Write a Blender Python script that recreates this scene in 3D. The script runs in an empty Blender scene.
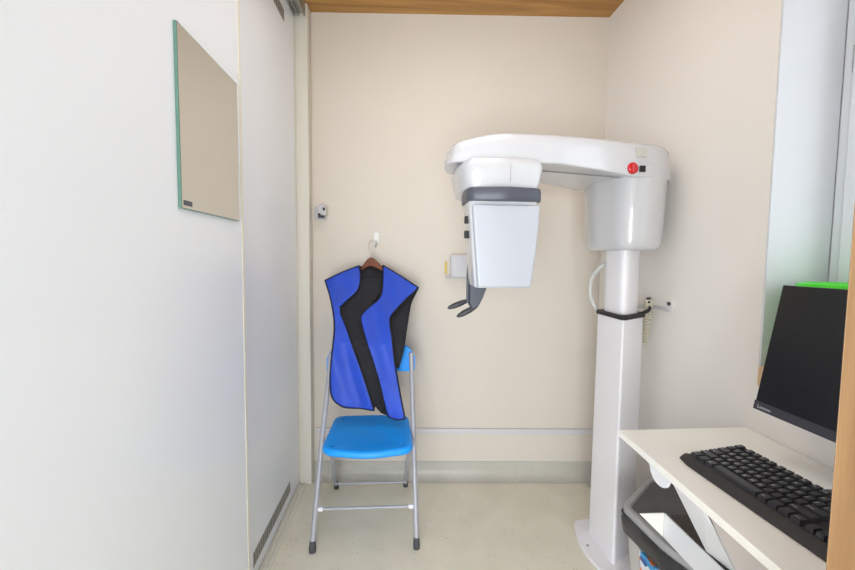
import bpy, bmesh, math, random
from mathutils import Vector, Matrix
from mathutils.geometry import delaunay_2d_cdt
random.seed(7)
SC = bpy.context.scene
C = SC.collection
PI = math.pi

# ------------------------------------------------------------------ camera
cam_data = bpy.data.cameras.new('camera'); cam = bpy.data.objects.new('camera', cam_data)
C.objects.link(cam); SC.camera = cam
cam_data.sensor_width = 36; cam_data.lens = 36 * 400 / 855; cam_data.clip_start = .02
yaw, pitch, roll = math.atan(25.5/400), math.atan(26/400), math.radians(.57)
fw = Vector((math.sin(yaw)*math.cos(pitch), math.cos(yaw)*math.cos(pitch), -math.sin(pitch)))
r0 = fw.cross(Vector((0, 0, 1))).normalized(); u0 = r0.cross(fw)
rt = r0*math.cos(roll) + u0*math.sin(roll); up = -r0*math.sin(roll) + u0*math.cos(roll)
M4 = Matrix((rt, up, -fw)).transposed().to_4x4(); M4.translation = Vector((0, 0, 1.25))
cam.matrix_world = M4

# ------------------------------------------------------------------ world, light, exposure
W = bpy.data.worlds.new('sky'); SC.world = W; W.use_nodes = True
bg = W.node_tree.nodes['Background']; bg.inputs[0].default_value = (.86, .93, 1.0, 1); bg.inputs[1].default_value = 2.0
def area(name, loc, rot, sx, sy, power, color, portal=False):
    d = bpy.data.lights.new(name, 'AREA'); d.shape = 'RECTANGLE'; d.size = sx; d.size_y = sy
    d.energy = power; d.color = color
    if portal: d.cycles.is_portal = True
    o = bpy.data.objects.new(name, d); C.objects.link(o); o.location = loc; o.rotation_euler = rot
    return o
area('window_portal', (1.42, .70, 1.62), (0, PI/2, 0), 1.36, .88, 1, (1, 1, 1), True)
area('corridor_fill', (-.45, -1.5, .85), (PI/2, 0, 0), 1.3, 1.5, 66, (.82, .91, 1))  # added fill light behind the camera
area('overhead_fill', (.15, 1.15, 2.50), (0, 0, 0), .8, .8, 5, (.98, .98, 1))  # added soft fill from above, unseen; not a lamp of the room
SC.view_settings.view_transform = 'Standard'; SC.view_settings.look = 'None'
SC.view_settings.gamma = 1; SC.view_settings.use_curve_mapping = False
SC.view_settings.exposure = 0.34

# ------------------------------------------------------------------ materials
def lin(c): return tuple(((v/255)/12.92 if v/255 <= .04045 else ((v/255+.055)/1.055)**2.4) for v in c)
MATS = {}
def mat(name, rgb, rough=.5, metal=0, var=.03, scale=8, bump=0, bscale=60, spec=.5, trans=0, stretch=None, coat=0):
    m = bpy.data.materials.new(name); m.use_nodes = True; nt = m.node_tree
    b = nt.nodes['Principled BSDF']; b.inputs['Roughness'].default_value = rough; b.inputs['Metallic'].default_value = metal
    b.inputs['Specular IOR Level'].default_value = spec
    if trans: b.inputs['Transmission Weight'].default_value = trans
    if coat: b.inputs['Coat Weight'].default_value = coat; b.inputs['Coat Roughness'].default_value = .08
    tc = nt.nodes.new('ShaderNodeTexCoord'); mp = nt.nodes.new('ShaderNodeMapping')
    nt.links.new(tc.outputs['Object'], mp.inputs[0])
    if stretch: mp.inputs['Scale'].default_value = stretch
    n = nt.nodes.new('ShaderNodeTexNoise'); n.inputs['Scale'].default_value = scale; n.inputs['Detail'].default_value = 4
    nt.links.new(mp.outputs[0], n.inputs['Vector'])
    cr = nt.nodes.new('ShaderNodeValToRGB'); c = lin(rgb)
    cr.color_ramp.elements[0].position = .3; cr.color_ramp.elements[1].position = .7
    cr.color_ramp.elements[0].color = tuple(max(0, v*(1-var)) for v in c) + (1,)
    cr.color_ramp.elements[1].color = tuple(min(1, v*(1+var)) for v in c) + (1,)
    nt.links.new(n.outputs[0], cr.inputs[0]); nt.links.new(cr.outputs[0], b.inputs['Base Color'])
    if bump:
        n2 = nt.nodes.new('ShaderNodeTexNoise'); n2.inputs['Scale'].default_value = bscale
        nt.links.new(mp.outputs[0], n2.inputs['Vector'])
        bp = nt.nodes.new('ShaderNodeBump'); bp.inputs['Strength'].default_value = bump; bp.inputs['Distance'].default_value = .002
        nt.links.new(n2.outputs[0], bp.inputs['Height']); nt.links.new(bp.outputs[0], b.inputs['Normal'])
    MATS[name] = m
    return m
wall_m = mat('painted wall', (221, 211, 198), .75, var=.012, scale=3, bump=.08, bscale=150)
wall_lit_m = mat('wall paint lightened as lit', (244, 239, 232), .7, var=.01, scale=3, bump=.08, bscale=150)  # same paint as the back wall; its brighter light is put into the colour
wallr_m = mat('white plaster reveal', (226, 229, 234), .7, var=.01)
lam_m = mat('white laminate door', (242, 246, 252), .28, var=.008, scale=2)
alu_m = mat('cream door profile', (236, 232, 218), .4, var=.02)
track_m = mat('grey aluminium track', (165, 163, 158), .35, .6, var=.04)
seam_m = mat('dark seam', (126, 124, 120), .7)
plas_m = mat('white device plastic', (206, 205, 207), .22, var=.008, coat=.5)
colm_m = mat('white powder coat', (246, 243, 246), .35, var=.01)
trunk_m = mat('off white trunking', (214, 209, 210), .45, var=.01)
post_m = mat('cream post', (222, 216, 203), .5, var=.01)
pale_m = mat('light face plastic', (186, 188, 195), .35, var=.005)
dband_m = mat('slate grey plastic', (80, 82, 92), .4, var=.05)
black_m = mat('black rubber', (26, 26, 28), .55, var=.1)
dgrey_m = mat('dark grey plastic', (62, 62, 66), .5, var=.08)
red_m = mat('red button plastic', (205, 22, 30), .25, var=.05, coat=.4)
lgrey_m = mat('grey label', (196, 192, 184), .6)
hose_m = mat('pale grey hose', (208, 206, 200), .5)
cord_m = mat('beige coiled cord', (222, 214, 192), .55)
blueP_m = mat('bright blue seat plastic', (0, 156, 255), .45, var=.03, scale=5)
steel_m = mat('silver grey tube', (176, 175, 181), .45, .15, var=.03)
foot_m = mat('dark grey rubber foot', (74, 74, 78), .6)
vin_m = mat('royal blue vinyl', (32, 74, 196), .55, var=.1, scale=9, bump=.35, bscale=22)
lin_m = mat('black lining fabric', (32, 31, 36), .85, var=.15, scale=40, bump=.3, bscale=120)
bind_m = mat('black binding tape', (18, 17, 24), .7)
hang_m = mat('brown varnished wood', (112, 54, 22), .6, var=.25, scale=14, stretch=(1, 6, 6))
wire_m = mat('galvanised wire', (205, 205, 205), .3, .7)
hook_m = mat('clear white hook', (228, 226, 220), .3)
yel_m = mat('yellow strip', (222, 190, 70), .5)
desk_m = mat('white desk board', (252, 248, 240), .4, var=.012)
deskf_m = mat('white desk metal', (236, 236, 240), .4, var=.01)
desks_m = mat('taupe desk side', (206, 196, 190), .5, var=.01)
key_m = mat('black key plastic', (52, 52, 57), .38, var=.1)
kb_m = mat('black keyboard case', (46, 44, 45), .5, var=.08)
scr_m = mat('dark display glass', (20, 19, 20), .32, var=.05)
bez_m = mat('charcoal bezel', (58, 59, 66), .45, var=.04)
txt_m = mat('pale lettering', (190, 190, 195), .5)
binr_m = mat('grey bin rim', (164, 162, 162), .4, var=.03)
bini_m = mat('dark bin liner', (84, 82, 84), .45, var=.12, scale=14, bump=.3, bscale=20)
bag_m = mat('black bin bag film', (52, 52, 58), .3, var=.45, scale=12, bump=.8, bscale=16)
binb_m = mat('pale grey bin body', (196, 192, 188), .5, var=.02)
pc_m = mat('dark brown case', (66, 56, 52), .5, var=.35, scale=160)
grn_m = mat('bright green plastic', (70, 225, 30), .3, var=.08, coat=.3)
cove_m = None
stk_m = bpy.data.materials.new('colourful sticker'); stk_m.use_nodes = True
_n = stk_m.node_tree; _v = _n.nodes.new('ShaderNodeTexVoronoi'); _v.inputs['Scale'].default_value = 34
_c = _n.nodes.new('ShaderNodeTexCoord'); _r = _n.nodes.new('ShaderNodeValToRGB'); _r.color_ramp.interpolation = 'CONSTANT'
_e = _r.color_ramp.elements; _e[0].color = lin((60, 150, 205))+(1,); _e[1].position = .3; _e[1].color = lin((232, 232, 236))+(1,)
for _p, _q in ((.5, (225, 120, 50)), (.7, (40, 90, 160)), (.85, (235, 200, 180))):
    _x = _e.new(_p); _x.color = lin(_q)+(1,)
_n.links.new(_c.outputs['Object'], _v.inputs['Vector']); _n.links.new(_v.outputs['Color'], _r.inputs[0])
_n.links.new(_r.outputs[0], _n.nodes['Principled BSDF'].inputs['Base Color'])
# beech / ceiling wood
def wood(name, c1, c2, stretch, scale=3, rough=.45):
    m = bpy.data.materials.new(name); m.use_nodes = True; nt = m.node_tree; b = nt.nodes['Principled BSDF']
    b.inputs['Roughness'].default_value = rough
    tc = nt.nodes.new('ShaderNodeTexCoord'); mp = nt.nodes.new('ShaderNodeMapping'); mp.inputs['Scale'].default_value = stretch
    n = nt.nodes.new('ShaderNodeTexNoise'); n.inputs['Scale'].default_value = scale; n.inputs['Detail'].default_value = 6
    n.inputs['Distortion'].default_value = .6
    cr = nt.nodes.new('ShaderNodeValToRGB'); cr.color_ramp.elements[0].position = .32; cr.color_ramp.elements[1].position = .68
    cr.color_ramp.elements[0].color = lin(c1)+(1,); cr.color_ramp.elements[1].color = lin(c2)+(1,)
    nt.links.new(tc.outputs['Object'], mp.inputs[0]); nt.links.new(mp.outputs[0], n.inputs['Vector'])
    nt.links.new(n.outputs[0], cr.inputs[0]); nt.links.new(cr.outputs[0], b.inputs['Base Color'])
    return m
ceil_m = wood('honey wood ceiling', (158, 110, 50), (192, 143, 76), (.6, 9, 9), 3, .4)
beech_m = wood('beech veneer', (134, 100, 66), (150, 116, 80), (14, 14, .7), 4)
sill_m = wood('pale beech sill', (214, 180, 138), (226, 194, 152), (14, .7, 14), 4)
# speckled linoleum
def lino(name, base, dark):
    m = bpy.data.materials.new(name); m.use_nodes = True; nt = m.node_tree; b = nt.nodes['Principled BSDF']
    b.inputs['Roughness'].default_value = .36
    tc = nt.nodes.new('ShaderNodeTexCoord')
    n = nt.nodes.new('ShaderNodeTexNoise'); n.inputs['Scale'].default_value = 7; n.inputs['Detail'].default_value = 5
    v = nt.nodes.new('ShaderNodeTexVoronoi'); v.inputs['Scale'].default_value = 55
    sp = nt.nodes.new('ShaderNodeValToRGB'); sp.color_ramp.elements[0].position = .10; sp.color_ramp.elements[1].position = .17
    sp.color_ramp.elements[0].color = (.55, .55, .55, 1); sp.color_ramp.elements[1].color = (1, 1, 1, 1)
    n3 = nt.nodes.new('ShaderNodeTexNoise'); n3.inputs['Scale'].default_value = 16
    r3 = nt.nodes.new('ShaderNodeValToRGB'); r3.color_ramp.elements[0].position = .5; r3.color_ramp.elements[1].position = .56
    cr = nt.nodes.new('ShaderNodeValToRGB'); cr.color_ramp.elements[0].position = .35; cr.color_ramp.elements[1].position = .65
    cr.color_ramp.elements[0].color = lin(dark)+(1,); cr.color_ramp.elements[1].color = lin(base)+(1,)
    mx = nt.nodes.new('ShaderNodeMix'); mx.data_type = 'RGBA'; mx.blend_type = 'MULTIPLY'
    for t in (n, v, n3): nt.links.new(tc.outputs['Object'], t.inputs['Vector'])
    nt.links.new(n.outputs[0], cr.inputs[0]); nt.links.new(v.outputs['Distance'], sp.inputs[0])
    nt.links.new(n3.outputs[0], r3.inputs[0]); nt.links.new(r3.outputs[0], mx.inputs[0])
    nt.links.new(cr.outputs[0], mx.inputs[6]); nt.links.new(sp.outputs[0], mx.inputs[7])
    nt.links.new(mx.outputs[2], b.inputs['Base Color'])
    return m
floor_m = lino('speckled linoleum', (236, 229, 211), (229, 222, 203))
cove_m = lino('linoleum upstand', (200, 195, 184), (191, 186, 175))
# perforated grille
def grille(name, axis_scale):
    m = bpy.data.materials.new(name); m.use_nodes = True; nt = m.node_tree; b = nt.nodes['Principled BSDF']
    tc = nt.nodes.new('ShaderNodeTexCoord'); mp = nt.nodes.new('ShaderNodeMapping')
    mp.inputs['Rotation'].default_value = (0, 0, 0); mp.inputs['Scale'].default_value = axis_scale
    v = nt.nodes.new('ShaderNodeTexVoronoi'); v.inputs['Randomness'].default_value = 0; v.inputs['Scale'].default_value = 1
    cr = nt.nodes.new('ShaderNodeValToRGB'); cr.color_ramp.interpolation = 'CONSTANT'
    cr.color_ramp.elements[0].color = lin((70, 70, 68))+(1,); cr.color_ramp.elements[1].position = .40
    cr.color_ramp.elements[1].color = lin((205, 203, 200))+(1,)
    nt.links.new(tc.outputs['Object'], mp.inputs[0]); nt.links.new(mp.outputs[0], v.inputs['Vector'])
    nt.links.new(v.outputs['Distance'], cr.inputs[0]); nt.links.new(cr.outputs[0], b.inputs['Base Color'])
    return m
grille_m = grille('perforated grille', (1, 60, 60))
# window glass, mirror
glass_m = bpy.data.materials.new('window glass'); glass_m.use_nodes = True
nt = glass_m.node_tree; nt.nodes.remove(nt.nodes['Principled BSDF'])
tr = nt.nodes.new('ShaderNodeBsdfTransparent'); gl = nt.nodes.new('ShaderNodeBsdfGlossy'); gl.inputs['Roughness'].default_value = .02
mxs = nt.nodes.new('ShaderNodeMixShader'); mxs.inputs[0].default_value = .07
nt.links.new(tr.outputs[0], mxs.inputs[1]); nt.links.new(gl.outputs[0], mxs.inputs[2])
nt.links.new(mxs.outputs[0], nt.nodes['Material Output'].inputs[0])
mir_m = mat('mirror silver', (214, 211, 205), .01, 1.0, var=.004)
mire_m = mat('green glass edge', (104, 142, 128), .15, var=.05)

# ------------------------------------------------------------------ helpers
def obj(name, bm, m, parent=None, smooth=True, bevel=0, seg=2, angle=40):
    me = bpy.data.meshes.new(name)
    bmesh.ops.recalc_face_normals(bm, faces=bm.faces[:])
    bm.to_mesh(me); bm.free()
    o = bpy.data.objects.new(name, me); C.objects.link(o)
    me.materials.append(m)
    if parent: o.parent = parent
    if bevel:
        b = o.modifiers.new('bevel', 'BEVEL'); b.width = bevel; b.segments = seg; b.limit_method = 'ANGLE'; b.angle_limit = math.radians(35)
    if smooth:
        for p in me.polygons: p.use_smooth = True
        if hasattr(me, 'set_sharp_from_angle'): me.set_sharp_from_angle(angle=math.radians(angle))
    return o
def thing(name, label, cat, loc=(0, 0, 0), group=None):
    o = bpy.data.objects.new(name, None); C.objects.link(o); o.location = loc; o.empty_display_size = .05
    o['label'] = label; o['category'] = cat
    if group: o['group'] = group
    return o
def tag(o, label, cat, group=None):
    o['label'] = label; o['category'] = cat
    if group: o['group'] = group
    return o
def struct(name, bm, m, parent=None, bevel=0, label=None):
    o = obj(name, bm, m, parent, bevel=bevel)
    if parent is None: o['kind'] = 'structure'
    if label: o['label'] = label
    return o
def rebase(root):
    """children are modelled in world coordinates; shift them under the empty's own origin"""
    off = root.location.copy()
    for ch in root.children:
        ch.data.transform(Matrix.Translation(-off)) if ch.type == 'MESH' else None
        for g in ch.children: g.data.transform(Matrix.Translation(-off))
def add_box(bm, x0, x1, y0, y1, z0, z1):
    v = [bm.verts.new(p) for p in ((x0,y0,z0),(x1,y0,z0),(x1,y1,z0),(x0,y1,z0),(x0,y0,z1),(x1,y0,z1),(x1,y1,z1),(x0,y1,z1))]
    for f in ((0,3,2,1),(4,5,6,7),(0,1,5,4),(1,2,6,5),(2,3,7,6),(3,0,4,7)): bm.faces.new([v[i] for i in f])
def box(*a):
    bm = bmesh.new(); add_box(bm, *a); return bm
def hexa(pts):     # 8 points: 4 bottom (ccw), 4 top
    bm = bmesh.new(); v = [bm.verts.new(p) for p in pts]
    for f in ((0,3,2,1),(4,5,6,7),(0,1,5,4),(1,2,6,5),(2,3,7,6),(3,0,4,7)): bm.faces.new([v[i] for i in f])
    return bm
def loft(rings, cap=True, bm=None):
    bm = bm or bmesh.new(); R = [[bm.verts.new(p) for p in r] for r in rings]; n = len(rings[0])
    for a, b in zip(R, R[1:]):
        for i in range(n): bm.faces.new((a[i], a[(i+1) % n], b[(i+1) % n], b[i]))
    if cap:
        bm.faces.new(R[0][::-1]); bm.faces.new(R[-1])
    return bm
def rpoly(pts, r, n=6):
    out = []; N = len(pts)
    for i in range(N):
        p = Vector(pts[i]); a = Vector(pts[i-1]); b = Vector(pts[(i+1) % N])
        ra = min(r, (a-p).length*.48); rb = min(r, (b-p).length*.48)
        s = p + (a-p).normalized()*ra; e = p + (b-p).normalized()*rb
        for k in range(n+1):
            t = k/n; out.append(tuple((1-t)**2*s + 2*t*(1-t)*p + t*t*e))
    return out
def inset(pts, d):
    out = []; N = len(pts); A = sum(pts[i][0]*pts[(i+1) % N][1]-pts[(i+1) % N][0]*pts[i][1] for i in range(N))
    s = 1 if A > 0 else -1
    for i in range(N):
        a = Vector(pts[i-1]); b = Vector(pts[(i+1) % N]); t = (b-a)
        if t.length < 1e-9: out.append(tuple(pts[i])); continue
        t.normalize(); nrm = Vector((-t.y, t.x))*s
        out.append((pts[i][0]+nrm.x*d, pts[i][1]+nrm.y*d))
    return out
def ring(pts, z): return [(p[0], p[1], z) for p in pts]
def smooth_path(pts, n=8, closed=False):
    P = [Vector(p) for p in pts]; out = []; N = len(P)
    rng = range(N if closed else N-1)
    for i in rng:
        if closed: p0, p1, p2, p3 = P[i-1], P[i], P[(i+1) % N], P[(i+2) % N]
        else: p0, p1, p2, p3 = P[max(i-1, 0)], P[i], P[i+1], P[min(i+2, N-1)]
        for k in range(n):
            t = k/n
            out.append(.5*((2*p1)+(p2-p0)*t+(2*p0-5*p1+4*p2-p3)*t*t+(3*p1-p0-3*p2+p3)*t**3))
    if not closed: out.append(P[-1])
    return out
def tube(path, r, n=10, bm=None, closed=False, flat=None):
    bm = bm or bmesh.new(); P = [Vector(p) for p in path]; rings = []; prev = None
    for i, p in enumerate(P):
        a = P[i-1] if (i > 0 or closed) else p; b = P[(i+1) % len(P)] if (i < len(P)-1 or closed) else p
        t = (b-a).normalized()
        if prev is None:
            ref = Vector((0, 0, 1)) if abs(t.z) < .9 else Vector((1, 0, 0)); u = t.cross(ref).normalized()
        else: u = (prev - t*prev.dot(t)).normalized()
        prev = u; w = t.cross(u); rr = r[i] if isinstance(r, (list, tuple)) else r
        rings.append([bm.verts.new(p + u*math.cos(2*PI*k/n)*rr + w*math.sin(2*PI*k/n)*rr) for k in range(n)])
    pairs = list(zip(rings, rings[1:])) + ([(rings[-1], rings[0])] if closed else [])
    for a, b in pairs:
        for i in range(n): bm.faces.new((a[i], a[(i+1) % n], b[(i+1) % n], b[i]))
    if not closed: bm.faces.new(rings[0][::-1]); bm.faces.new(rings[-1])
    return bm
def disc(c, axis, r, h, n=24, bm=None):   # short cylinder from c along axis
    c = Vector(c); a = Vector(axis).normalized()*h
    return tube([c, c+a], r, n, bm)
def dome(c, axis, r, h, n=20, bm=None):
    c = Vector(c); a = Vector(axis).normalized()
    path = []; rad = []
    for k in range(7):
        t = k/6*PI/2*.97; path.append(c+a*math.sin(t)*h); rad.append(r*math.cos(t))
    return tube([c-a*.004]+path, [r]+rad, n, bm)
def text_mesh(name, s, size, m, parent, matrix, ext=.0004):
    cu = bpy.data.curves.new(name, 'FONT'); cu.body = s; cu.size = size; cu.extrude = ext
    to = bpy.data.objects.new(name, cu); C.objects.link(to)
    dg = bpy.context.evaluated_depsgraph_get(); me = bpy.data.meshes.new_from_object(to.evaluated_get(dg))
    bpy.data.objects.remove(to); me.transform(matrix); me.materials.clear(); me.materials.append(m); me.name = name
    o = bpy.data.objects.new(name, me); C.objects.link(o); o.parent = parent
    return o

# ------------------------------------------------------------------ the room
ZC = 2.55; XR = 1.10; XL = -.63
BL, BR = (-.63, 2.253), (XR, 2.165)         # back wall line
def back_y(x): return BL[1] + (x-BL[0])/(BR[0]-BL[0])*(BR[1]-BL[1])
struct('floor', box(-1.4, 1.46, -1.6, 2.4, -.06, 0), floor_m)
struct('ceiling', box(-1.4, 1.46, .24, 2.4, ZC, ZC+.06), ceil_m)
struct('wall_back', hexa([(BL[0]-.1, back_y(BL[0]-.1), 0), (1.46, back_y(1.46), 0), (1.46, 2.4, 0), (BL[0]-.1, 2.4, 0),
                          (BL[0]-.1, back_y(BL[0]-.1), ZC), (1.46, back_y(1.46), ZC), (1.46, 2.4, ZC), (BL[0]-.1, 2.4, ZC)]), wall_m)
struct('wall_left', box(-.75, XL, -.1, 2.26, 0, ZC), wall_m)
WY0, WY1, WZ0, WZ1 = .26, 1.15, .87, 2.32      # window opening
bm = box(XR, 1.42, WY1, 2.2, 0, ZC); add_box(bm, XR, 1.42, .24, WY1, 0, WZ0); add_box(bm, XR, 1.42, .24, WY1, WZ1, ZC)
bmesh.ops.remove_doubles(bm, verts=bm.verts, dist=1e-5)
struct('wall_right', bm, wall_lit_m)
struct('trim_1', box(XR+.001, 1.30, WY1-.006, WY1-.0005, .931, WZ1), wallr_m, label='white plastered window reveal')
# doorway wall and jamb the picture is taken through
bm = box(.70, 1.42, .16, .24, 0, ZC); add_box(bm, -.62, .70, .16, .24, 2.42, ZC)
struct('wall_front', bm, wall_m)
jx = .5385
struct('trim_2', hexa([(jx, .45, 0), (jx+.19, .45, 0), (jx+.19, .49, 0), (jx+.055, .49, 0), (jx, .45, 2.42), (jx+.19, .45, 2.42), (jx+.19, .49, 2.42), (jx+.055, .49, 2.42)]), beech_m,
       label='beech veneered door edge at the right of the view', bevel=.002)
# corridor behind the doorway
bm = box(-1.4, 1.46, -1.66, -1.6, 0, 2.5); add_box(bm, -1.46, -1.4, -1.6, -.1, 0, 2.5); add_box(bm, -1.4, -.75, -.16, -.1, 0, 2.5)
add_box(bm, 1.42, 1.5, -1.6, .24, 0, 2.5)
struct('wall_corridor', bm, wall_m)
struct('ceiling_corridor', box(-1.4, 1.5, -1.66, .16, 2.5, 2.56), wallr_m)
# window
wf = bmesh.new()
x0, x1 = 1.30, 1.36
add_box(wf, x0, x1, WY1-.055, WY1-.007, .933, WZ1-.002); add_box(wf, x0, x1, WY0+.002, WY0+.05, .933, WZ1-.002)
add_box(wf, x0, x1, WY0+.05, WY1-.055, .933, .99); add_box(wf, x0, x1, WY0+.05, WY1-.055, WZ1-.06, WZ1-.002)
win = struct('window_1', wf, wallr_m, bevel=.004)
sash = bmesh.new(); a, b, c, d = WY0+.05, WY1-.055, .99, WZ1-.06
add_box(sash, x0-.014, x1-.02, b-.055, b+.012, c, d); add_box(sash, x0-.014, x1-.02, a, a+.055, c, d)
add_box(sash, x0-.014, x1-.02, a+.055, b-.055, c, c+.06); add_box(sash, x0-.014, x1-.02, a+.055, b-.055, d-.06, d)
obj('window_sash', sash, wallr_m, win, bevel=.004)
obj('glass_pane', box(1.325, 1.331, a+.05, b-.05, c+.055, d-.055), glass_m, win)
obj('hinge', tube([(1.295, 1.108, 1.80), (1.295, 1.108, 1.875)], .006, 10), track_m, win)
struct('trim_3', box(XR-.004, 1.30, WY0+.002, WY1-.002, .87, .931), sill_m, bevel=.004, label='beech windowsill')
# linoleum upstand (cove) at the back and right
prof = [(0, .0006), (.06, .0008), (.045, .003), (.03, .009), (.018, .019), (.009, .033), (.005, .05), (.004, .095), (0, .097)]
def cove(p, q, nx, ny):
    bm = bmesh.new(); A = [bm.verts.new((p[0]+nx*d, p[1]+ny*d, z)) for d, z in prof]; B = [bm.verts.new((q[0]+nx*d, q[1]+ny*d, z)) for d, z in prof]
    n = len(prof)
    for i in range(n): bm.faces.new((A[i], A[(i+1) % n], B[(i+1) % n], B[i]))
    bm.faces.new(A[::-1]); bm.faces.new(B); return bm
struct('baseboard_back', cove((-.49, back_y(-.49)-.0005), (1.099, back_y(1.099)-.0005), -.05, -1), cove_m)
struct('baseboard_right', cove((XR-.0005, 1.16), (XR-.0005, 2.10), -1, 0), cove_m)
# cable trunking along the back wall
def ybox(xa, xb, dep, za, zb):   # box lying on the back wall
    return hexa([(xa, back_y(xa)-dep, za), (xb, back_y(xb)-dep, za), (xb, back_y(xb)-.0003, za), (xa, back_y(xa)-.0003, za),
                 (xa, back_y(xa)-dep, zb), (xb, back_y(xb)-dep, zb), (xb, back_y(xb)-.0003, zb), (xa, back_y(xa)-.0003, zb)])
struct('trim_4', ybox(-.48, 1.095, .014, .262, .292), trunk_m, bevel=.002, label='white cable trunking on the back wall')
# sliding doors on the left
dn = struct('door_1', box(-.553, -.525, -.08, 1.352, .022, 2.475), lam_m, bevel=.001)
obj('edge_profile', box(-.555, -.5235, 1.353, 1.368, .022, 2.475), alu_m, dn)
df = struct('door_2', box(-.584, -.558, 1.30, 2.150, .022, 2.475), lam_m, bevel=.001)
obj('edge_profile', box(-.586, -.5565, 2.151, 2.163, .022, 2.475), alu_m, df)
v_ = obj('lower_vent', box(-.5578, -.5568, 1.485, 1.985, .072, .128), track_m, df)
vs_ = bmesh.new()
for k in range(20): add_box(vs_, -.5569, -.5562, 1.493+k*.0247, 1.504+k*.0247, .072+.005, .128-.005)
obj('vent_slots', vs_, seam_m, v_)
v_ = obj('upper_vent', box(-.5578, -.5568, 1.485, 1.985, 2.348, 2.402), track_m, df)
vs_ = bmesh.new()
for k in range(20): add_box(vs_, -.5569, -.5562, 1.493+k*.0247, 1.504+k*.0247, 2.348+.005, 2.402-.005)
obj('vent_slots', vs_, seam_m, v_)
tk = bmesh.new(); add_box(tk, -.595, -.518, -.08, 2.15, .0005, .010)
for xx in (-.592, -.556, -.540, -.524): add_box(tk, xx, xx+.005, -.08, 2.15, .010, .019)
struct('trim_5', tk, alu_m, label='cream floor track of the sliding doors')
hd = bmesh.new(); add_box(hd, -.595, -.500, -.08, 2.15, 2.49, ZC-.0005)
for xx in (-.595, -.556, -.535, -.505): add_box(hd, xx, xx+.005, -.08, 2.15, 2.472, 2.49)
struct('trim_6', hd, track_m, label='grey ceiling track of the sliding doors')
ps = bmesh.new(); add_box(ps, -.629, -.492, 2.168, 2.236, .0005, ZC-.0008)
struct('trim_7', ps, post_m, bevel=.002, label='cream end post beside the sliding doors')

# ------------------------------------------------------------------ mirror on the near sliding door
t = thing('wall_mirror', 'frameless rectangular mirror with green glass edges hung on the near white sliding door', 'mirror', (-.522, 1.16, 1.365))
obj('mirror_face', box(-.5175, -.5168, .985, 1.318, 1.3655, 1.786), mir_m, t)
obj('glass_edge', box(-.5245, -.5176, .983, 1.320, 1.3635, 1.788), mire_m, t)
obj('corner_label', box(-.5167, -.5160, .992, 1.030, 1.372, 1.384), dband_m, t)
rebase(t)

# ------------------------------------------------------------------ dental x-ray unit
X = thing('dental_xray_unit', 'large white panoramic dental x-ray unit standing on a floor column in the right corner', 'x-ray machine', (.95, 1.66, 0))
base = rpoly([(.83, 1.79), (.805, 1.74), (.780, 1.62), (.787, 1.53), (.812, 1.44), (.87, 1.385), (.96, 1.37), (1.085, 1.40), (1.085, 1.79)], .05, 5)
bp_ = obj('base_plate', loft([ring(base, .001), ring(base, .011), ring(inset(base, .003), .014)]), colm_m, X)
bolts = bmesh.new()
obj('bolt', dome((.812, 1.614, .0145), (0, 0, 1), .006, .004, 10), track_m, bp_)
colq = [(.862, 1.495), (1.018, 1.602), (1.015, 1.79), (.859, 1.715)]
lo = rpoly(colq, .022, 5)
cc = Vector((.940, 1.655))
obj('lower_column', loft([ring(lo, .014), ring(inset(lo, .004), 1.016), ring(inset(lo, .010), 1.022)]), colm_m, X)
uc = [tuple(cc + (Vector(p)-cc)*.80) for p in rpoly(colq, .062, 7)]
obj('upper_column', loft([ring(uc, .9), ring(uc, 1.40)]), colm_m, X)
st = obj('column_collar', loft([ring(inset(lo, -.003), 1.018), ring(inset(lo, -.004), 1.022), ring(inset(lo, -.004), 1.030), ring(inset(lo, .002), 1.034)]), black_m, X)
obj('cable_loop', tube(smooth_path([(1.000, 1.62, 1.028), (1.025, 1.60, 1.045), (1.042, 1.61, 1.055), (1.045, 1.63, 1.035), (1.01, 1.645, 1.025)], 6), .005, 8), black_m, st)
# housing
hq = rpoly([(.80, 1.68), (.83, 1.50), (.90, 1.462), (1.0, 1.478), (1.058, 1.56), (1.083, 1.78), (.95, 1.86), (.83, 1.82)], .05, 6)
hs = []
for z, d in ((1.292, .035), (1.296, .022), (1.306, .012), (1.33, .008), (1.45, .003), (1.56, 0), (1.60, 0)): hs.append(ring(inset(hq, d), z))
hou = obj('column_housing', loft(hs), plas_m, X)
# arm
arm = rpoly([(.19, 1.40), (.35, 1.385), (.51, 1.39), (.60, 1.40), (.73, 1.425), (.87, 1.462), (1.0, 1.475), (1.068, 1.545), (1.09, 1.80), (.95, 1.87), (.84, 1.83), (.60, 1.735), (.40, 1.69), (.25, 1.68), (.175, 1.62), (.15, 1.50), (.163, 1.43)], .06, 4)
def armz(p, base_z, top):
    x = p[0]
    if top: return base_z - .040*max(0, min(1, (.36-x)/.2))**1.6 - .02*max(0, min(1, (x-.93)/.15))**1.5
    return base_z - .026*max(0, min(1, (x-.55)/.35))
rings = []
for dz, d, top in ((1.600, .03, 0), (1.600, .004, 0), (1.604, 0, 0), (1.625, 0, 0), (1.665, .003, 1), (1.692, .009, 1), (1.703, .020, 1), (1.709, .04, 1), (1.711, .07, 1)):
    rings.append([(p[0], p[1], armz(p, dz, top)-.012) for p in inset(arm, d)])
a_o = obj('overhead_arm', loft(rings), plas_m, X)
def slab_(q):
    bm = bmesh.new(); A = [bm.verts.new(p) for p in q]; B = [bm.verts.new((p[0], p[1]+.012, p[2])) for p in q]
    for i in range(4): bm.faces.new((A[i], A[(i+1) % 4], B[(i+1) % 4], B[i]))
    bm.faces.new(A[::-1]); bm.faces.new(B); return bm
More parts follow.
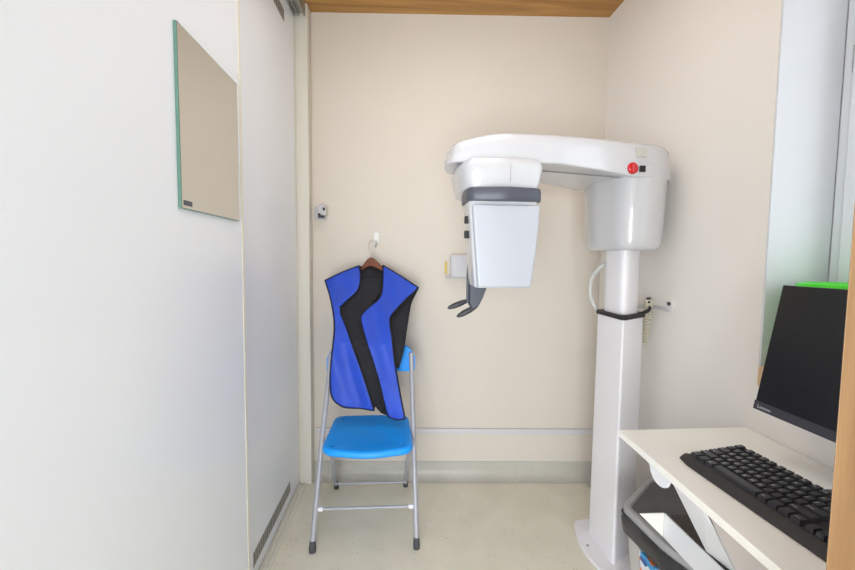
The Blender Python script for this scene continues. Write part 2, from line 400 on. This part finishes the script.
# emergency stop, switch, label on the arm's front
nrm = Vector((.10, -1, 0)).normalized()
eb = obj('button_plate', hexa([(0.838, 1.455, 1.566), (0.938, 1.466, 1.566), (0.938, 1.474, 1.566), (0.838, 1.463, 1.566), (0.838, 1.455, 1.616), (0.938, 1.466, 1.616), (0.938, 1.474, 1.616), (0.838, 1.463, 1.616)]), plas_m, a_o, bevel=.003)
eb2 = obj('emergency_button', dome((0.848, 1.450, 1.592), nrm, .0215, .009), red_m, X); eb2['label'] = 'round red emergency stop button'
sw = obj('power_switch', hexa([(0.878, 1.452, 1.581), (0.899, 1.454, 1.581), (0.899, 1.462, 1.581), (0.878, 1.460, 1.581), (0.878, 1.452, 1.603), (0.899, 1.454, 1.603), (0.899, 1.462, 1.603), (0.878, 1.460, 1.603)]), black_m, X)
gl_ = obj('rating_label', slab_([(0.864, 1.4555, 1.636), (0.904, 1.4595, 1.636), (0.904, 1.4615, 1.670), (0.864, 1.4575, 1.670)]), lgrey_m, X)
# rotating unit
rot = rpoly([(.205, 1.36), (.235, 1.335), (.45, 1.335), (.485, 1.36), (.485, 1.50), (.42, 1.72), (.24, 1.72), (.19, 1.62), (.185, 1.45)], .05, 5)
obj('rotating_arm', loft([ring(inset(rot, .03), 1.488), ring(inset(rot, .018), 1.492), ring(inset(rot, .010), 1.516), ring(inset(rot, .001), 1.561), ring(inset(rot, .004), 1.576), ring(inset(rot, .02), 1.592)]), plas_m, X)
obj('arm_seam', box(.358, .3592, 1.3315, 1.336, 1.51, 1.570), lgrey_m, X)
bd = rpoly([(.216, 1.34), (.345, 1.315), (.474, 1.34), (.474, 1.50), (.216, 1.50)], .03, 6)
obj('dark_band', loft([ring(inset(bd, .003), 1.447), ring(bd, 1.451), ring(bd, 1.482), ring(inset(bd, .004), 1.491)]), dband_m, X)
def hring(z, grow=0):
    t_ = max(0, (1.448-z)/(1.448-1.152))
    xl = .224 + .024*t_**1.1; xr = .464 - .026*t_**1.8
    return xl-grow, xr+grow
rg = []
for z in (1.450, 1.44, 1.41, 1.35, 1.29, 1.23, 1.18, 1.160, 1.153):
    xl, xr = hring(z); e = .006 if z == 1.153 else 0
    rg.append(ring(rpoly([(xl+e, 1.352), (xr-e, 1.352), (xr-e, 1.49-e), (xl+e, 1.49-e)], .02, 4), z))
hd_ = obj('sensor_head', loft(rg[::-1]), plas_m, X)
fp = []
for z in (1.434, 1.430, 1.35, 1.29, 1.23, 1.18, 1.160, 1.156):
    xl, xr = hring(z); q_ = .004 if z in (1.434, 1.156) else 0
    fp.append(ring(rpoly([(xl+.008, 1.334+q_), (xr, 1.334+q_), (xr, 1.362), (xl+.008, 1.362)], .010, 5), z))
obj('face_panel', loft(fp[::-1]), pale_m, hd_)
for z, h in ((1.388, .026), (1.337, .026)):
    obj('side_knob', box(.217, .234, 1.39, 1.412, z-h/2, z+h/2), black_m, hd_, bevel=.003)
# patient support : strut, chin plate and two grips
obj('support_strut', tube([(.262, 1.50, 1.50), (.258, 1.50, 1.30), (.2495, 1.50, 1.20), (.2495, 1.50, 1.085)], .0065, 8), dband_m, X)
def plate(pts, y0, y1):
    bm = bmesh.new(); A = [bm.verts.new((p[0], y0, p[1])) for p in pts]; B = [bm.verts.new((p[0], y1, p[1])) for p in pts]; n = len(pts)
    for i in range(n): bm.faces.new((A[i], A[(i+1) % n], B[(i+1) % n], B[i]))
    bm.faces.new(A[::-1]); bm.faces.new(B); return bm
obj('chin_rest', plate([(.253, 1.20), (.259, 1.165), (.275, 1.150), (.314, 1.148), (.300, 1.108), (.285, 1.078), (.262, 1.066), (.250, 1.090)], 1.46, 1.54), dband_m, X, bevel=.006)
for a, b, yy in (((.262, 1.094), (.176, 1.060), 1.53), ((.283, 1.078), (.204, 1.036), 1.47)):
    p = Vector((a[0], yy, a[1])); q = Vector((b[0], yy, b[1])); bm = bmesh.new()
    tube([p+(q-p)*s for s in (0, .15, .4, .7, .92, 1)], [.004, .0075, .011, .011, .007, .002], 10, bm)
    obj('patient_grip', bm, dgrey_m, X)
# hose, wall bracket, coiled exposure cord
obj('hose', tube(smooth_path([(.925, 1.74, 1.25), (.89, 1.76, 1.215), (.858, 1.765, 1.16), (.858, 1.765, 1.09), (.882, 1.76, 1.035), (.895, 1.74, 1.0)], 8), .010, 10), hose_m, X)
br = bmesh.new(); add_box(br, 1.03, 1.098, 1.69, 1.71, 1.045, 1.056)
bro = obj('wall_bracket', br, plas_m, X, bevel=.002)
obj('bracket_plate', disc((1.0995, 1.566, 1.075), (-1, 0, 0), .026, .005, 28), wall_lit_m, bro)
obj('bracket_arm', box(1.088, 1.096, 1.56, 1.71, 1.045, 1.056), plas_m, bro, bevel=.002)
obj('bracket_screw', disc((1.088, 1.565, 1.077), (1, 0, 0), .009, .006, 6), dband_m, bro)
obj('bracket_screw', disc((1.088, 1.705, 1.083), (1, 0, 0), .008, .010, 6), dband_m, bro)
rebase(X)
E_ = thing('exposure_cord', 'short beige coiled cord hanging from the bracket beside the white column', 'cord', (1.062, 1.66, .90))
pth = []
for k in range(230):
    s = k/229; z = 1.055 - .16*s; a = s*2*PI*15
    pth.append((1.062 - .010*s + math.cos(a)*(.0145-.006*s), 1.650 + math.sin(a)*(.0145-.006*s), z))
obj('coil', tube(pth, .0042, 6), cord_m, E_)
obj('cord_clip', loft([ring(rpoly([(1.046, 1.643), (1.076, 1.643), (1.076, 1.667), (1.046, 1.667)], .008, 3), z) for z in (1.045, 1.083)]), cord_m, E_)
obj('clip_button', disc((1.056, 1.6435, 1.075), (0, -1, 0), .005, .003, 10), black_m, E_)
obj('clip_button', disc((1.060, 1.6435, 1.055), (0, -1, 0), .004, .003, 10), black_m, E_)
rebase(E_)

# ------------------------------------------------------------------ folding chair
F = thing('folding_chair', 'bright blue plastic folding chair with silver tube legs standing under the x-ray apron', 'chair', (-.155, 1.85, 0))
def leg_path(s):
    xf = -.374 if s < 0 else .069; xt = -.347 if s < 0 else .050; xm = -.338 if s < 0 else .044
    return [(xf, 1.655, .03), (xf*.97+xt*.03, 1.664, .06), (xf*.45+xt*.55 - .002*s, 1.80, .45), (xt, 1.925, .70), (xt - .004*s, 1.94, .79)]
for s in (-1, 1):
    L_ = obj('front_leg', tube(leg_path(s), .0115, 12), steel_m, F)
    xf = -.374 if s < 0 else .069
    obj('rubber_foot', tube([(xf - .001*s*0, 1.652, .001), (xf, 1.654, .02), (xf, 1.660, .045)], [.0145, .015, .0125], 14), foot_m, L_)
for s in (-1, 1):
    xo = -.322 if s < 0 else .022; xb = -.350 if s < 0 else .026
    xp = -.345 if s < 0 else .052
    R_ = obj('rear_leg', tube(smooth_path([(xp+.0*s, 1.755, .425), (xp - .004*s, 1.80, .385), (xp - .012*s - (0.006*s), 1.90, .27), (xb, 2.06, .085), (xb, 2.125, .02)], 6), .0095, 12), steel_m, F)
    obj('rubber_foot', tube([(xb, 2.128, .001), (xb, 2.126, .022), (xb, 2.112, .040)], [.013, .0135, .0115], 14), foot_m, R_)
cb = obj('front_crossbar', tube([(-.362, 1.702, .158), (.060, 1.702, .158)], .0065, 10), steel_m, F)
for x_ in (-.352, .048): obj('bar_bracket', box(x_-.014, x_+.014, 1.694, 1.712, .149, .167), colm_m, cb, bevel=.004)
obj('rear_crossbar', tube([(-.350, 2.085, .050), (.026, 2.085, .050)], .0065, 10), steel_m, F)
seat2 = rpoly([(-.332, 1.625), (-.14, 1.600), (.052, 1.625), (.036, 1.985), (-.14, 2.012), (-.328, 1.985)], .055, 8)
def szz(p, z):   # gentle saddle
    return z + .014 + .008*((p[0]+.14)/.19)**2 - .002*max(0, (1.72-p[1])/.12)**2
sr = []
for z, d in ((.409, .02), (.413, .006), (.420, 0), (.434, 0), (.440, .004), (.4425, .012), (.440, .03), (.437, .07)):
    sr.append([(p[0], p[1], szz(p, z)) for p in inset(seat2, d)])
obj('seat', loft(sr), blueP_m, F)
# backrest: curved blue shell between the tubes
bk = bmesh.new(); cols = 20; front = []; backs = []
outline = []
for i in range(cols+1):
    u_ = i/cols; x = -.362 + u_*.428; cy = .030*(1-(2*u_-1)**2); edge = min(u_, 1-u_)
    zt = .824 - .055*max(0, 1-edge/.13)**2.2; zb = .692 + .012*max(0, 1-edge/.10)**2
    outline.append((x, cy, zt, zb))
R2 = []
for x, cy, zt, zb in outline:
    y0 = 1.918 + cy; R2.append([(x, y0+.018, zb+.003), (x, y0+.020, (zt+zb)/2), (x, y0+.027, zt-.004), (x, y0+.036, zt), (x, y0+.048, zt-.004), (x, y0+.044, (zt+zb)/2), (x, y0+.040, zb+.003), (x, y0+.028, zb)])
obj('backrest', loft(R2, True, bk), blueP_m, F)
obj('rivet', disc((-.345, 1.937, .735), (0, -1, 0), .005, .006, 10), dband_m, F)
obj('rivet', disc((.049, 1.937, .735), (0, -1, 0), .005, .006, 10), dband_m, F)
rebase(F)

# ------------------------------------------------------------------ apron, hanger, hook
LP = [(-0.39, 1.136), (-0.306, 1.178), (-0.224, 1.211), (-0.212, 1.147), (-0.223, 1.089), (-0.265, 1.046), (-0.301, 1.011), (-0.295, 0.977), (-0.26, 0.905), (-0.22, 0.812), (-0.177, 0.701), (-0.149, 0.617), (-0.127, 0.544), (-0.162, 0.547), (-0.246, 0.556), (-0.287, 0.57), (-0.322, 0.605), (-0.332, 0.674), (-0.328, 0.757), (-0.319, 0.867), (-0.326, 0.957), (-0.353, 1.052)]
DP = [(-0.221, 1.139), (-0.225, 1.088), (-0.266, 1.045), (-0.307, 1.007), (-0.304, 0.976), (-0.268, 0.903), (-0.228, 0.81), (-0.186, 0.697), (-0.157, 0.613), (-0.131, 0.54), (-0.123, 0.564), (-0.093, 0.525), (-0.059, 0.507), (-0.063, 0.626), (-0.094, 0.725), (-0.137, 0.837), (-0.171, 0.942), (-0.16, 1.01), (-0.104, 1.096), (-0.099, 1.155)]
NP = [(-0.236, 1.205), (-0.094, 1.207), (-0.09, 1.093), (-0.12, 1.007), (-0.191, 0.993), (-0.241, 1.063)]
RP = [(-0.099, 1.214), (-0.013, 1.164), (0.082, 1.105), (0.048, 1.072), (0.018, 1.048), (-0.048, 0.978), (-0.057, 0.945), (-0.046, 0.88), (-0.031, 0.758), (-0.009, 0.632), (0.017, 0.504), (-0.022, 0.496), (-0.061, 0.507), (-0.078, 0.563), (-0.1, 0.661), (-0.128, 0.758), (-0.157, 0.842), (-0.195, 0.945), (-0.193, 0.978), (-0.159, 1.012), (-0.116, 1.047), (-0.099, 1.097)]
QP = [(0.083, 1.103), (0.056, 1.052), (0.041, 1.016), (0.025, 0.927), (0.007, 0.82), (-0.015, 0.735), (-0.031, 0.742), (-0.065, 0.862), (-0.078, 0.954), (0.003, 1.052)]
def drape(z):
    if z >= 1.2: return 2.12
    if z >= .85:
        t_ = (z-.85)/.35; return 1.89 + t_*.23
    return 1.86 + (z-.5)/.35*.03
def fold(x, z):
    return .007*math.sin(38*x+6*z)*min(1, max(0, (1.2-z)*3)) + .006*math.sin(17*x-9*z+1) + .003*math.sin(61*x+23*z)
def cloth_panel(name, poly, off, m, parent, bind=True, amp=1.0, th=.005):
    src = []
    for i_, p in enumerate(poly):
        p = Vector(p); a = Vector(poly[i_-1]); b = Vector(poly[(i_+1) % len(poly)])
        if (p-a).angle(b-p) > math.radians(48): src += [p+(a-p).normalized()*.012, p+(a-p).normalized()*.004, p, p+(b-p).normalized()*.004, p+(b-p).normalized()*.012]
        else: src.append(p)
    P2 = []
    for p in smooth_path([(p[0], p[1], 0) for p in src], 4, True):
        p = Vector((p.x, p.y))
        if not P2 or (p-P2[-1]).length > .0015: P2.append(p)
    n = len(P2); xs = [p.x for p in P2]; ys = [p.y for p in P2]; pts = list(P2)
    def inside(q):
        c = False
        for i in range(n):
            a, b = P2[i], P2[i-1]
            if (a.y > q.y) != (b.y > q.y) and q.x < (b.x-a.x)*(q.y-a.y)/(b.y-a.y)+a.x: c = not c
        return c
    st_ = .012; x = min(xs)
    while x < max(xs):
        y = min(ys)
        while y < max(ys):
            q = Vector((x, y))
            if inside(q) and min((q-p).length for p in P2) > .006: pts.append(q)
            y += st_
        x += st_
    V, Eg, Fc, *_ = delaunay_2d_cdt(pts, [(i, (i+1) % n) for i in range(n)], [list(range(n))], 1, 1e-6)
    bm = bmesh.new()
    def P3(v): return (v[0], drape(v[1]) + off + amp*fold(v[0], v[1]), v[1])
    vs = [bm.verts.new(P3(v)) for v in V]
    for f in Fc:
        try: bm.faces.new([vs[i] for i in f])
        except ValueError: pass
    for v in [v for v in bm.verts if not v.link_faces]: bm.verts.remove(v)
    o = obj(name, bm, m, parent, angle=180)
    s = o.modifiers.new('solid', 'SOLIDIFY'); s.thickness = th; s.offset = 0
    if bind:
        b = obj('binding', tube([Vector(P3(p)) for p in P2], .0042, 8, closed=True), bind_m, o)
    return o
A = thing('xray_apron', 'royal blue x-ray apron with black lining hanging over the blue chair back', 'apron', (-.15, 1.95, .50))
cloth_panel('left_front_panel', LP, -.020, vin_m, A)
cloth_panel('right_front_panel', RP, -.030, vin_m, A)
cloth_panel('folded_lining', DP, -.008, lin_m, A)['label'] = 'black inner side of the turned front edge'
cloth_panel('neck_lining', NP, .012, lin_m, A)
cloth_panel('side_lining', QP, -.002, lin_m, A)
rebase(A)
Hn = thing('coat_hanger', 'brown wooden coat hanger with wire hook holding the blue apron on the wall', 'hanger', (-.16, 2.125, 1.20))
hb = [(-.215, 1.196), (-.200, 1.222), (-.180, 1.247), (-.163, 1.257), (-.146, 1.249), (-.122, 1.226), (-.098, 1.198), (-.105, 1.186), (-.135, 1.200), (-.163, 1.212), (-.190, 1.200), (-.210, 1.186)]
bm = bmesh.new()
for sgn in (0,):
    Aa = [bm.verts.new((x, 2.100, z)) for x, z in hb]; Bb = [bm.verts.new((x, 2.118, z)) for x, z in hb]; n = len(hb)
    for i in range(n): bm.faces.new((Aa[i], Aa[(i+1) % n], Bb[(i+1) % n], Bb[i]))
    bm.faces.new(Aa[::-1]); bm.faces.new(Bb)
obj('shoulder_bar', bm, hang_m, Hn, bevel=.004)
obj('wire_hook', tube(smooth_path([(-.163, 2.109, 1.250), (-.165, 2.112, 1.275), (-.178, 2.125, 1.300), (-.176, 2.15, 1.332), (-.158, 2.17, 1.348), (-.143, 2.175, 1.335), (-.140, 2.175, 1.320)], 6), .0016, 8), wire_m, Hn)
rebase(Hn)
hx = -.143
K = thing('wall_hook', 'small clear white adhesive hook on the back wall above the hanger', 'hook', (hx, 2.22, 1.35))
obj('hook_plate', ybox(hx-.014, hx+.016, .006, 1.330, 1.395), hook_m, K, bevel=.003)
obj('hook_arm', tube(smooth_path([(hx, 2.222, 1.345), (hx, 2.200, 1.322), (hx, 2.18, 1.313), (hx, 2.165, 1.322), (hx, 2.16, 1.338)], 5), .0045, 10), wire_m, K)
rebase(K)

# ------------------------------------------------------------------ small wall holders
Q = thing('wall_holder', 'small white wall holder with dark grey grips high beside the sliding door post', 'holder', (-.44, 2.23, 1.50))
q1 = obj('holder_plate', ybox(-.478, -.415, .012, 1.458, 1.530), plas_m, Q, bevel=.005)
obj('holder_body', hexa([(-.455, 2.175, 1.475), (-.405, 2.175, 1.475), (-.405, 2.232, 1.475), (-.455, 2.232, 1.475), (-.445, 2.185, 1.535), (-.410, 2.185, 1.535), (-.410, 2.232, 1.535), (-.445, 2.232, 1.535)]), plas_m, Q, bevel=.008)
obj('dark_grip', box(-.446, -.434, 2.160, 2.185, 1.462, 1.486), dgrey_m, Q, bevel=.003)
obj('dark_grip', box(-.434, -.414, 2.160, 2.185, 1.462, 1.474), dgrey_m, Q, bevel=.003)
obj('dark_grip', box(-.420, -.411, 2.160, 2.185, 1.502, 1.516), black_m, Q, bevel=.002)
obj('holder_screw', disc((-.463, 2.2335, 1.505), (0, -1, 0), .004, .003, 10), track_m, Q)
rebase(Q)
Wb = thing('wall_dispenser', 'small white wall box with a yellow strip behind the x-ray sensor head', 'box', (.33, 2.19, 1.15))
obj('box_body', ybox(.262, .42, .055, 1.150, 1.275), plas_m, Wb, bevel=.010)
obj('back_shelf', ybox(.238, .43, .035, 1.146, 1.152), plas_m, Wb, bevel=.001)
obj('yellow_strip', ybox(.236, .246, .012, 1.168, 1.236), yel_m, Wb, bevel=.002)
rebase(Wb)

# ------------------------------------------------------------------ desk
Dk = thing('computer_desk', 'small white computer desk against the right wall with metal underframe', 'desk', (.9, .82, 0))
top = [(.676, 1.172), (1.098, 1.178), (1.098, .50), (.646, .50)]
obj('desk_top', loft([ring(top, .705), ring(top, .725)]), desk_m, Dk, bevel=.0015)
fr = bmesh.new(); add_box(fr, .785, .790, .50, 1.100, .425, .500)
rail = obj('shelf_rail', fr, deskf_m, Dk, bevel=.001)
gs = bmesh.new(); A3 = [gs.verts.new(p) for p in ((.709, 1.100, .500), (.785, 1.100, .500), (.785, 1.100, .425))]
B3 = [gs.verts.new(p) for p in ((.709, 1.103, .500), (.785, 1.103, .500), (.785, 1.103, .425))]
gs.faces.new(A3); gs.faces.new(B3[::-1])
for i in range(3): gs.faces.new((A3[i], A3[(i+1) % 3], B3[(i+1) % 3], B3[i]))
obj('corner_gusset', gs, desk_m, Dk)
obj('lower_shelf', box(.790, 1.09, .50, 1.100, .425, .431), deskf_m, Dk)
# slanted support from the top to the shelf, rounded flange hanging below the front edge
def slab(q, nvec, th):
    n_ = Vector(nvec).normalized()*th; bm = bmesh.new(); A = [bm.verts.new(p) for p in q]; B = [bm.verts.new(Vector(p)+n_) for p in q]; k = len(q)
    for i in range(k): bm.faces.new((A[i], A[(i+1) % k], B[(i+1) % k], B[i]))
    bm.faces.new(A[::-1]); bm.faces.new(B); return bm
obj('slanted_support', slab([(.671, .918, .7045), (.6635, .805, .7045), (.806, .862, .500), (.7915, .942, .500)], (1, .1, .3), .004), deskf_m, Dk)
fl = [(.671, 1.010, .7045)]
for k in range(0, 10):
    a = PI*(k+.5)/10; fl.append((.671, .967+.039*math.cos(a), .697-.030*math.sin(a)))
fl.append((.669, .922, .7045))
obj('round_flange', slab(fl, (1, 0, 0), .004), deskf_m, Dk)
obj('side_panel', slab([(.700, .868, .7045), (.700, .527, .7045), (.700, .527, .41)], (1, 0, 0), .004), desks_m, Dk)
obj('end_leg', box(.80, 1.09, .505, .525, .0005, .704), deskf_m, Dk, bevel=.002)
obj('wall_leg', box(1.084, 1.0925, .60, .95, .0005, .704), deskf_m, Dk, bevel=.002)
rebase(Dk)

# computer under the desk
U = thing('computer_case', 'dark brown perforated case with a silver knob lying on the shelf under the desk', 'computer', (.92, .95, .431))
obj('case_body', box(.796, 1.066, .72, 1.098, .432, .497), pc_m, U, bevel=.003)
obj('round_knob', dome((.862, 1.015, .497), (0, 0, 1), .008, .008, 14), wire_m, U)
for k in range(9):
    pass
obj('vent_slots', (lambda bm: ([add_box(bm, .81+.0, 1.05, .74+.03*k, .746+.03*k, .4972, .4980) for k in range(8)], bm)[1])(bmesh.new()), black_m, U)
rebase(U)

# ------------------------------------------------------------------ keyboard
KB = thing('computer_keyboard', 'black computer keyboard with a palm rest lying on the white desk', 'keyboard', (.80, .745, .725))
ky0, ky1 = .53, .990
obj('keyboard_case', (lambda: loft([
    ring(rpoly([(.745, ky0), (.905, ky0), (.905, ky1), (.745, ky1)], .010, 3), .7255),
    [(p[0], p[1], .738 + max(0, (p[0]-.745))*.11) for p in rpoly([(.745, ky0), (.905, ky0), (.905, ky1), (.745, ky1)], .010, 3)]]))(), kb_m, KB, bevel=.002)
pr = bmesh.new(); RR = []
for i in range(13):
    u_ = i/12; y = ky0 + (ky1-ky0)*u_; e = min(u_, 1-u_); w_ = .027*(1-max(0, 1-e/.04)**2*.35)
    RR.append([(.748, y, .726), (.748-w_, y, .726), (.748-w_-.001, y, .729), (.748-w_*.55, y, .7365), (.748, y, .741)])
obj('palm_rest', loft(RR, True, pr), kb_m, KB)
kpar = KB
def key(x0, x1, y0, y1, parent):
    zb = .739 + (x0-.745)*.11; zh = .010
    c_ = .0022
    bm = hexa([(x0, y0, zb), (x1, y0, zb+.002), (x1, y1, zb+.002), (x0, y1, zb), (x0+c_, y0+c_, zb+zh), (x1-c_*.4, y0+c_, zb+zh+.001), (x1-c_*.4, y1-c_, zb+zh+.001), (x0+c_, y1-c_, zb+zh)])
    return bm
rows = [ # widths in key units, running from +y end (left of the keyboard) to -y
    [1.25, 1.25, 1.25, 6.25, 1.25, 1.25, 1.25, 1.25],
    [2.25] + [1]*10 + [2.75], [1.75] + [1]*11 + [2.25], [1.5] + [1]*12 + [1.5], [1]*13 + [2], [1, -.5] + [1]*4 + [-.25] + [1]*4 + [-.25] + [1]*4]
LEG = [['Ctrl', '', 'Alt', '', 'Alt', '', '', 'Ctrl'], ['Shift'] + list('ZXCVBNM,./') + ['Shift'], ['Caps'] + list("ASDFGHJKL;'") + ['Enter'],
       ['Tab'] + list('QWERTYUIOP[]') + ['|'], list('`1234567890-=') + ['Back'], ['Esc'] + ['F%d' % k for k in range(1, 13)]]
cache = {}; U_ = .0190
for r_i, row in enumerate(rows):
    x0 = .7505 + r_i*.0245; yy = ky1 - .010
    names = iter(LEG[r_i]); ext = [1, 1, 1] if r_i in (0, 3, 4, 5) else ([-1, 1, -1] if r_i == 1 else [-3])
    for w_ in row + [-.3] + ext + [-.3] + [1, 1, 1, 1]:
        if w_ < 0: yy += w_*U_; continue
        y1_ = yy; y0_ = yy - w_*U_
        if y0_ < ky0 + .006: break
        kbm = key(x0, x0+.0215, y0_+.0011, y1_-.0011, KB); nm = next(names, ''); nf = len(kbm.faces)
        if nm:
            if nm not in cache:
                cu = bpy.data.curves.new('legend', 'FONT'); cu.body = nm; cu.size = .0105 if len(nm) < 2 else .0066; cu.extrude = .0001
                to = bpy.data.objects.new('legend', cu); C.objects.link(to)
                cache[nm] = bpy.data.meshes.new_from_object(to.evaluated_get(bpy.context.evaluated_depsgraph_get())); bpy.data.objects.remove(to)
            me_ = cache[nm].copy(); zb = .739 + (x0-.745)*.11 + .0104
            mx_ = Matrix((Vector((0, -1, 0)), Vector((1, 0, .05)).normalized(), Vector((-.05, 0, 1)).normalized())).transposed().to_4x4()
            mx_.translation = Vector((x0+.006, y1_-.005, zb+.0005)); me_.transform(mx_); kbm.from_mesh(me_)
            kbm.faces.ensure_lookup_table()
            for f_ in kbm.faces[nf:]: f_.material_index = 1
        ko = obj('key', kbm, key_m, KB, smooth=False); ko.data.materials.append(txt_m)
        yy = y0_
RK = Matrix.Translation((.740, .985, 0)) @ Matrix.Rotation(math.radians(2.0), 4, 'Z') @ Matrix.Translation((-.728, -.985, 0))
for ch in KB.children: ch.data.transform(RK)
rebase(KB)

# flat pad behind the keyboard
P_ = thing('desk_pad', 'flat dark grey pad with a red mark lying behind the keyboard', 'mouse pad', (1.0, .74, .725))
obj('pad_sheet', loft([ring(rpoly([(.946, .60), (.994, .60), (.994, .828), (.946, .828)], .01, 3), .7255), ring(rpoly([(.946, .60), (.994, .60), (.994, .828), (.946, .828)], .01, 3), .731)]), dband_m, P_, bevel=.001)
obj('red_mark', box(.952, .965, .765, .795, .7312, .7345), red_m, P_, bevel=.001)
rebase(P_)

# ------------------------------------------------------------------ monitor
Mo = thing('computer_monitor', 'black flat computer monitor tilted back on the white desk before the window', 'monitor', (1.02, .745, .725))
# local frame: s along -y (user's right), v up the screen
ux = Vector((.06, 0, .334)).normalized(); yy = Vector((0, -1, 0)); nn = Vector((-ux.z, 0, ux.x))
O_ = Vector((.950, 1.0, .857))
def mpt(s, v, d): return O_ + yy*s + ux*v - nn*d       # d = depth behind the face
def mbox(s0, s1, v0, v1, d0, d1):
    return hexa([mpt(s0, v0, d0), mpt(s1, v0, d0), mpt(s1, v0, d1), mpt(s0, v0, d1), mpt(s0, v1, d0), mpt(s1, v1, d0), mpt(s1, v1, d1), mpt(s0, v1, d1)])
sh = obj('monitor_shell', mbox(0, .50, 0, .339, .001, .016), bez_m, Mo, bevel=.002)
obj('rear_bulge', mbox(.10, .40, .06, .26, .015, .040), bez_m, Mo, bevel=.008)
obj('screen', mbox(.003, .497, .024, .337, -.0005, .002), scr_m, Mo)
obj('bottom_bezel', mbox(.0, .50, 0, .0235, -.002, .002), bez_m, Mo, bevel=.001)
obj('stand_neck', tube([mpt(.25, .14, .040), mpt(.25, .05, .060), Vector((1.035, .75, .740))], .016, 12), bez_m, Mo)
obj('stand_foot', loft([ring(rpoly([(1.00, .68), (1.085, .68), (1.085, .82), (1.00, .82)], .02, 4), .7318 if False else .7255), ring(rpoly([(1.00, .68), (1.085, .68), (1.085, .82), (1.00, .82)], .02, 4), .742)]), bez_m, Mo)
mm = Matrix((yy, ux, nn)).transposed().to_4x4(); mm.translation = mpt(.012, .006, -.0025)
text_mesh('brand_lettering', 'Lenovo', .013, txt_m, Mo, mm)
rebase(Mo)

# green tub on the sill
G = thing('plastic_tub', 'bright green round plastic tub on the windowsill just behind the monitor top', 'tub', (1.205, 1.03, .931))
def lathe(c, prof_, n=40):
    return loft([[(c[0]+r*math.cos(2*PI*k/n), c[1]+r*math.sin(2*PI*k/n), z) for k in range(n)] for r, z in prof_])
obj('tub_body', lathe((1.205, 1.03), [(.060, .9315), (.064, .934), (.076, 1.175), (.072, 1.175), (.060, .94), (.02, .938)]), grn_m, G)
obj('tub_rim', lathe((1.205, 1.03), [(.074, 1.172), (.086, 1.176), (.089, 1.184), (.086, 1.192), (.078, 1.194), (.070, 1.188), (.070, 1.174)]), grn_m, G)
rebase(G)

# ------------------------------------------------------------------ waste bin
Bn = thing('waste_bin', 'grey rimmed waste bin lined with a black bag under the white desk', 'bin', (.93, 1.22, 0))
rim = rpoly([(.753, 1.270), (.95, 1.440), (1.05, 1.415), (1.078, 1.20), (1.06, 1.00), (.93, .965), (.80, .99), (.772, 1.07)], .028, 6)
cen = (.93, 1.20)
def bring(z, s, d=0): return [(cen[0]+(p[0]-cen[0])*s, cen[1]+(p[1]-cen[1])*s, z) for p in inset(rim, d)]
obj('bin_body', loft([bring(.001, .72), bring(.01, .74), bring(.36, .93), bring(.40, .955)]), binb_m, Bn)
obj('bin_rim', loft([bring(.392, 1, .008), bring(.398, 1, 0), bring(.412, 1, 0), bring(.420, 1, .006), bring(.420, 1, .020), bring(.412, 1, .026), bring(.392, 1, .026)]), binr_m, Bn)
random.seed(3)
bagr = []
for z, d in ((.400, -.004), (.385, -.006), (.360, -.003), (.335, .002), (.330, .006)):
    rr = bring(z, 1, d); bagr.append([(p[0]+random.uniform(-.003, .003), p[1]+random.uniform(-.003, .003), z + (random.uniform(-.006, .006) if z < .34 else 0)) for p in rr])
obj('bag_overhang', loft(bagr, False), bag_m, Bn)
obj('bag_inside', loft([bring(.413, 1, .026), bring(.36, .93, .03), bring(.12, .82, .03), bring(.08, .70, .03)]), bini_m, Bn)
sk = obj('sticker', hexa([(.779, 1.10, .20), (.779, 1.185, .20), (.786, 1.185, .20), (.786, 1.10, .20), (.766, 1.10, .325), (.766, 1.185, .325), (.776, 1.185, .325), (.776, 1.10, .325)]), stk_m, Bn)
sk['label'] = 'colourful blue and orange sticker'
rebase(Bn)
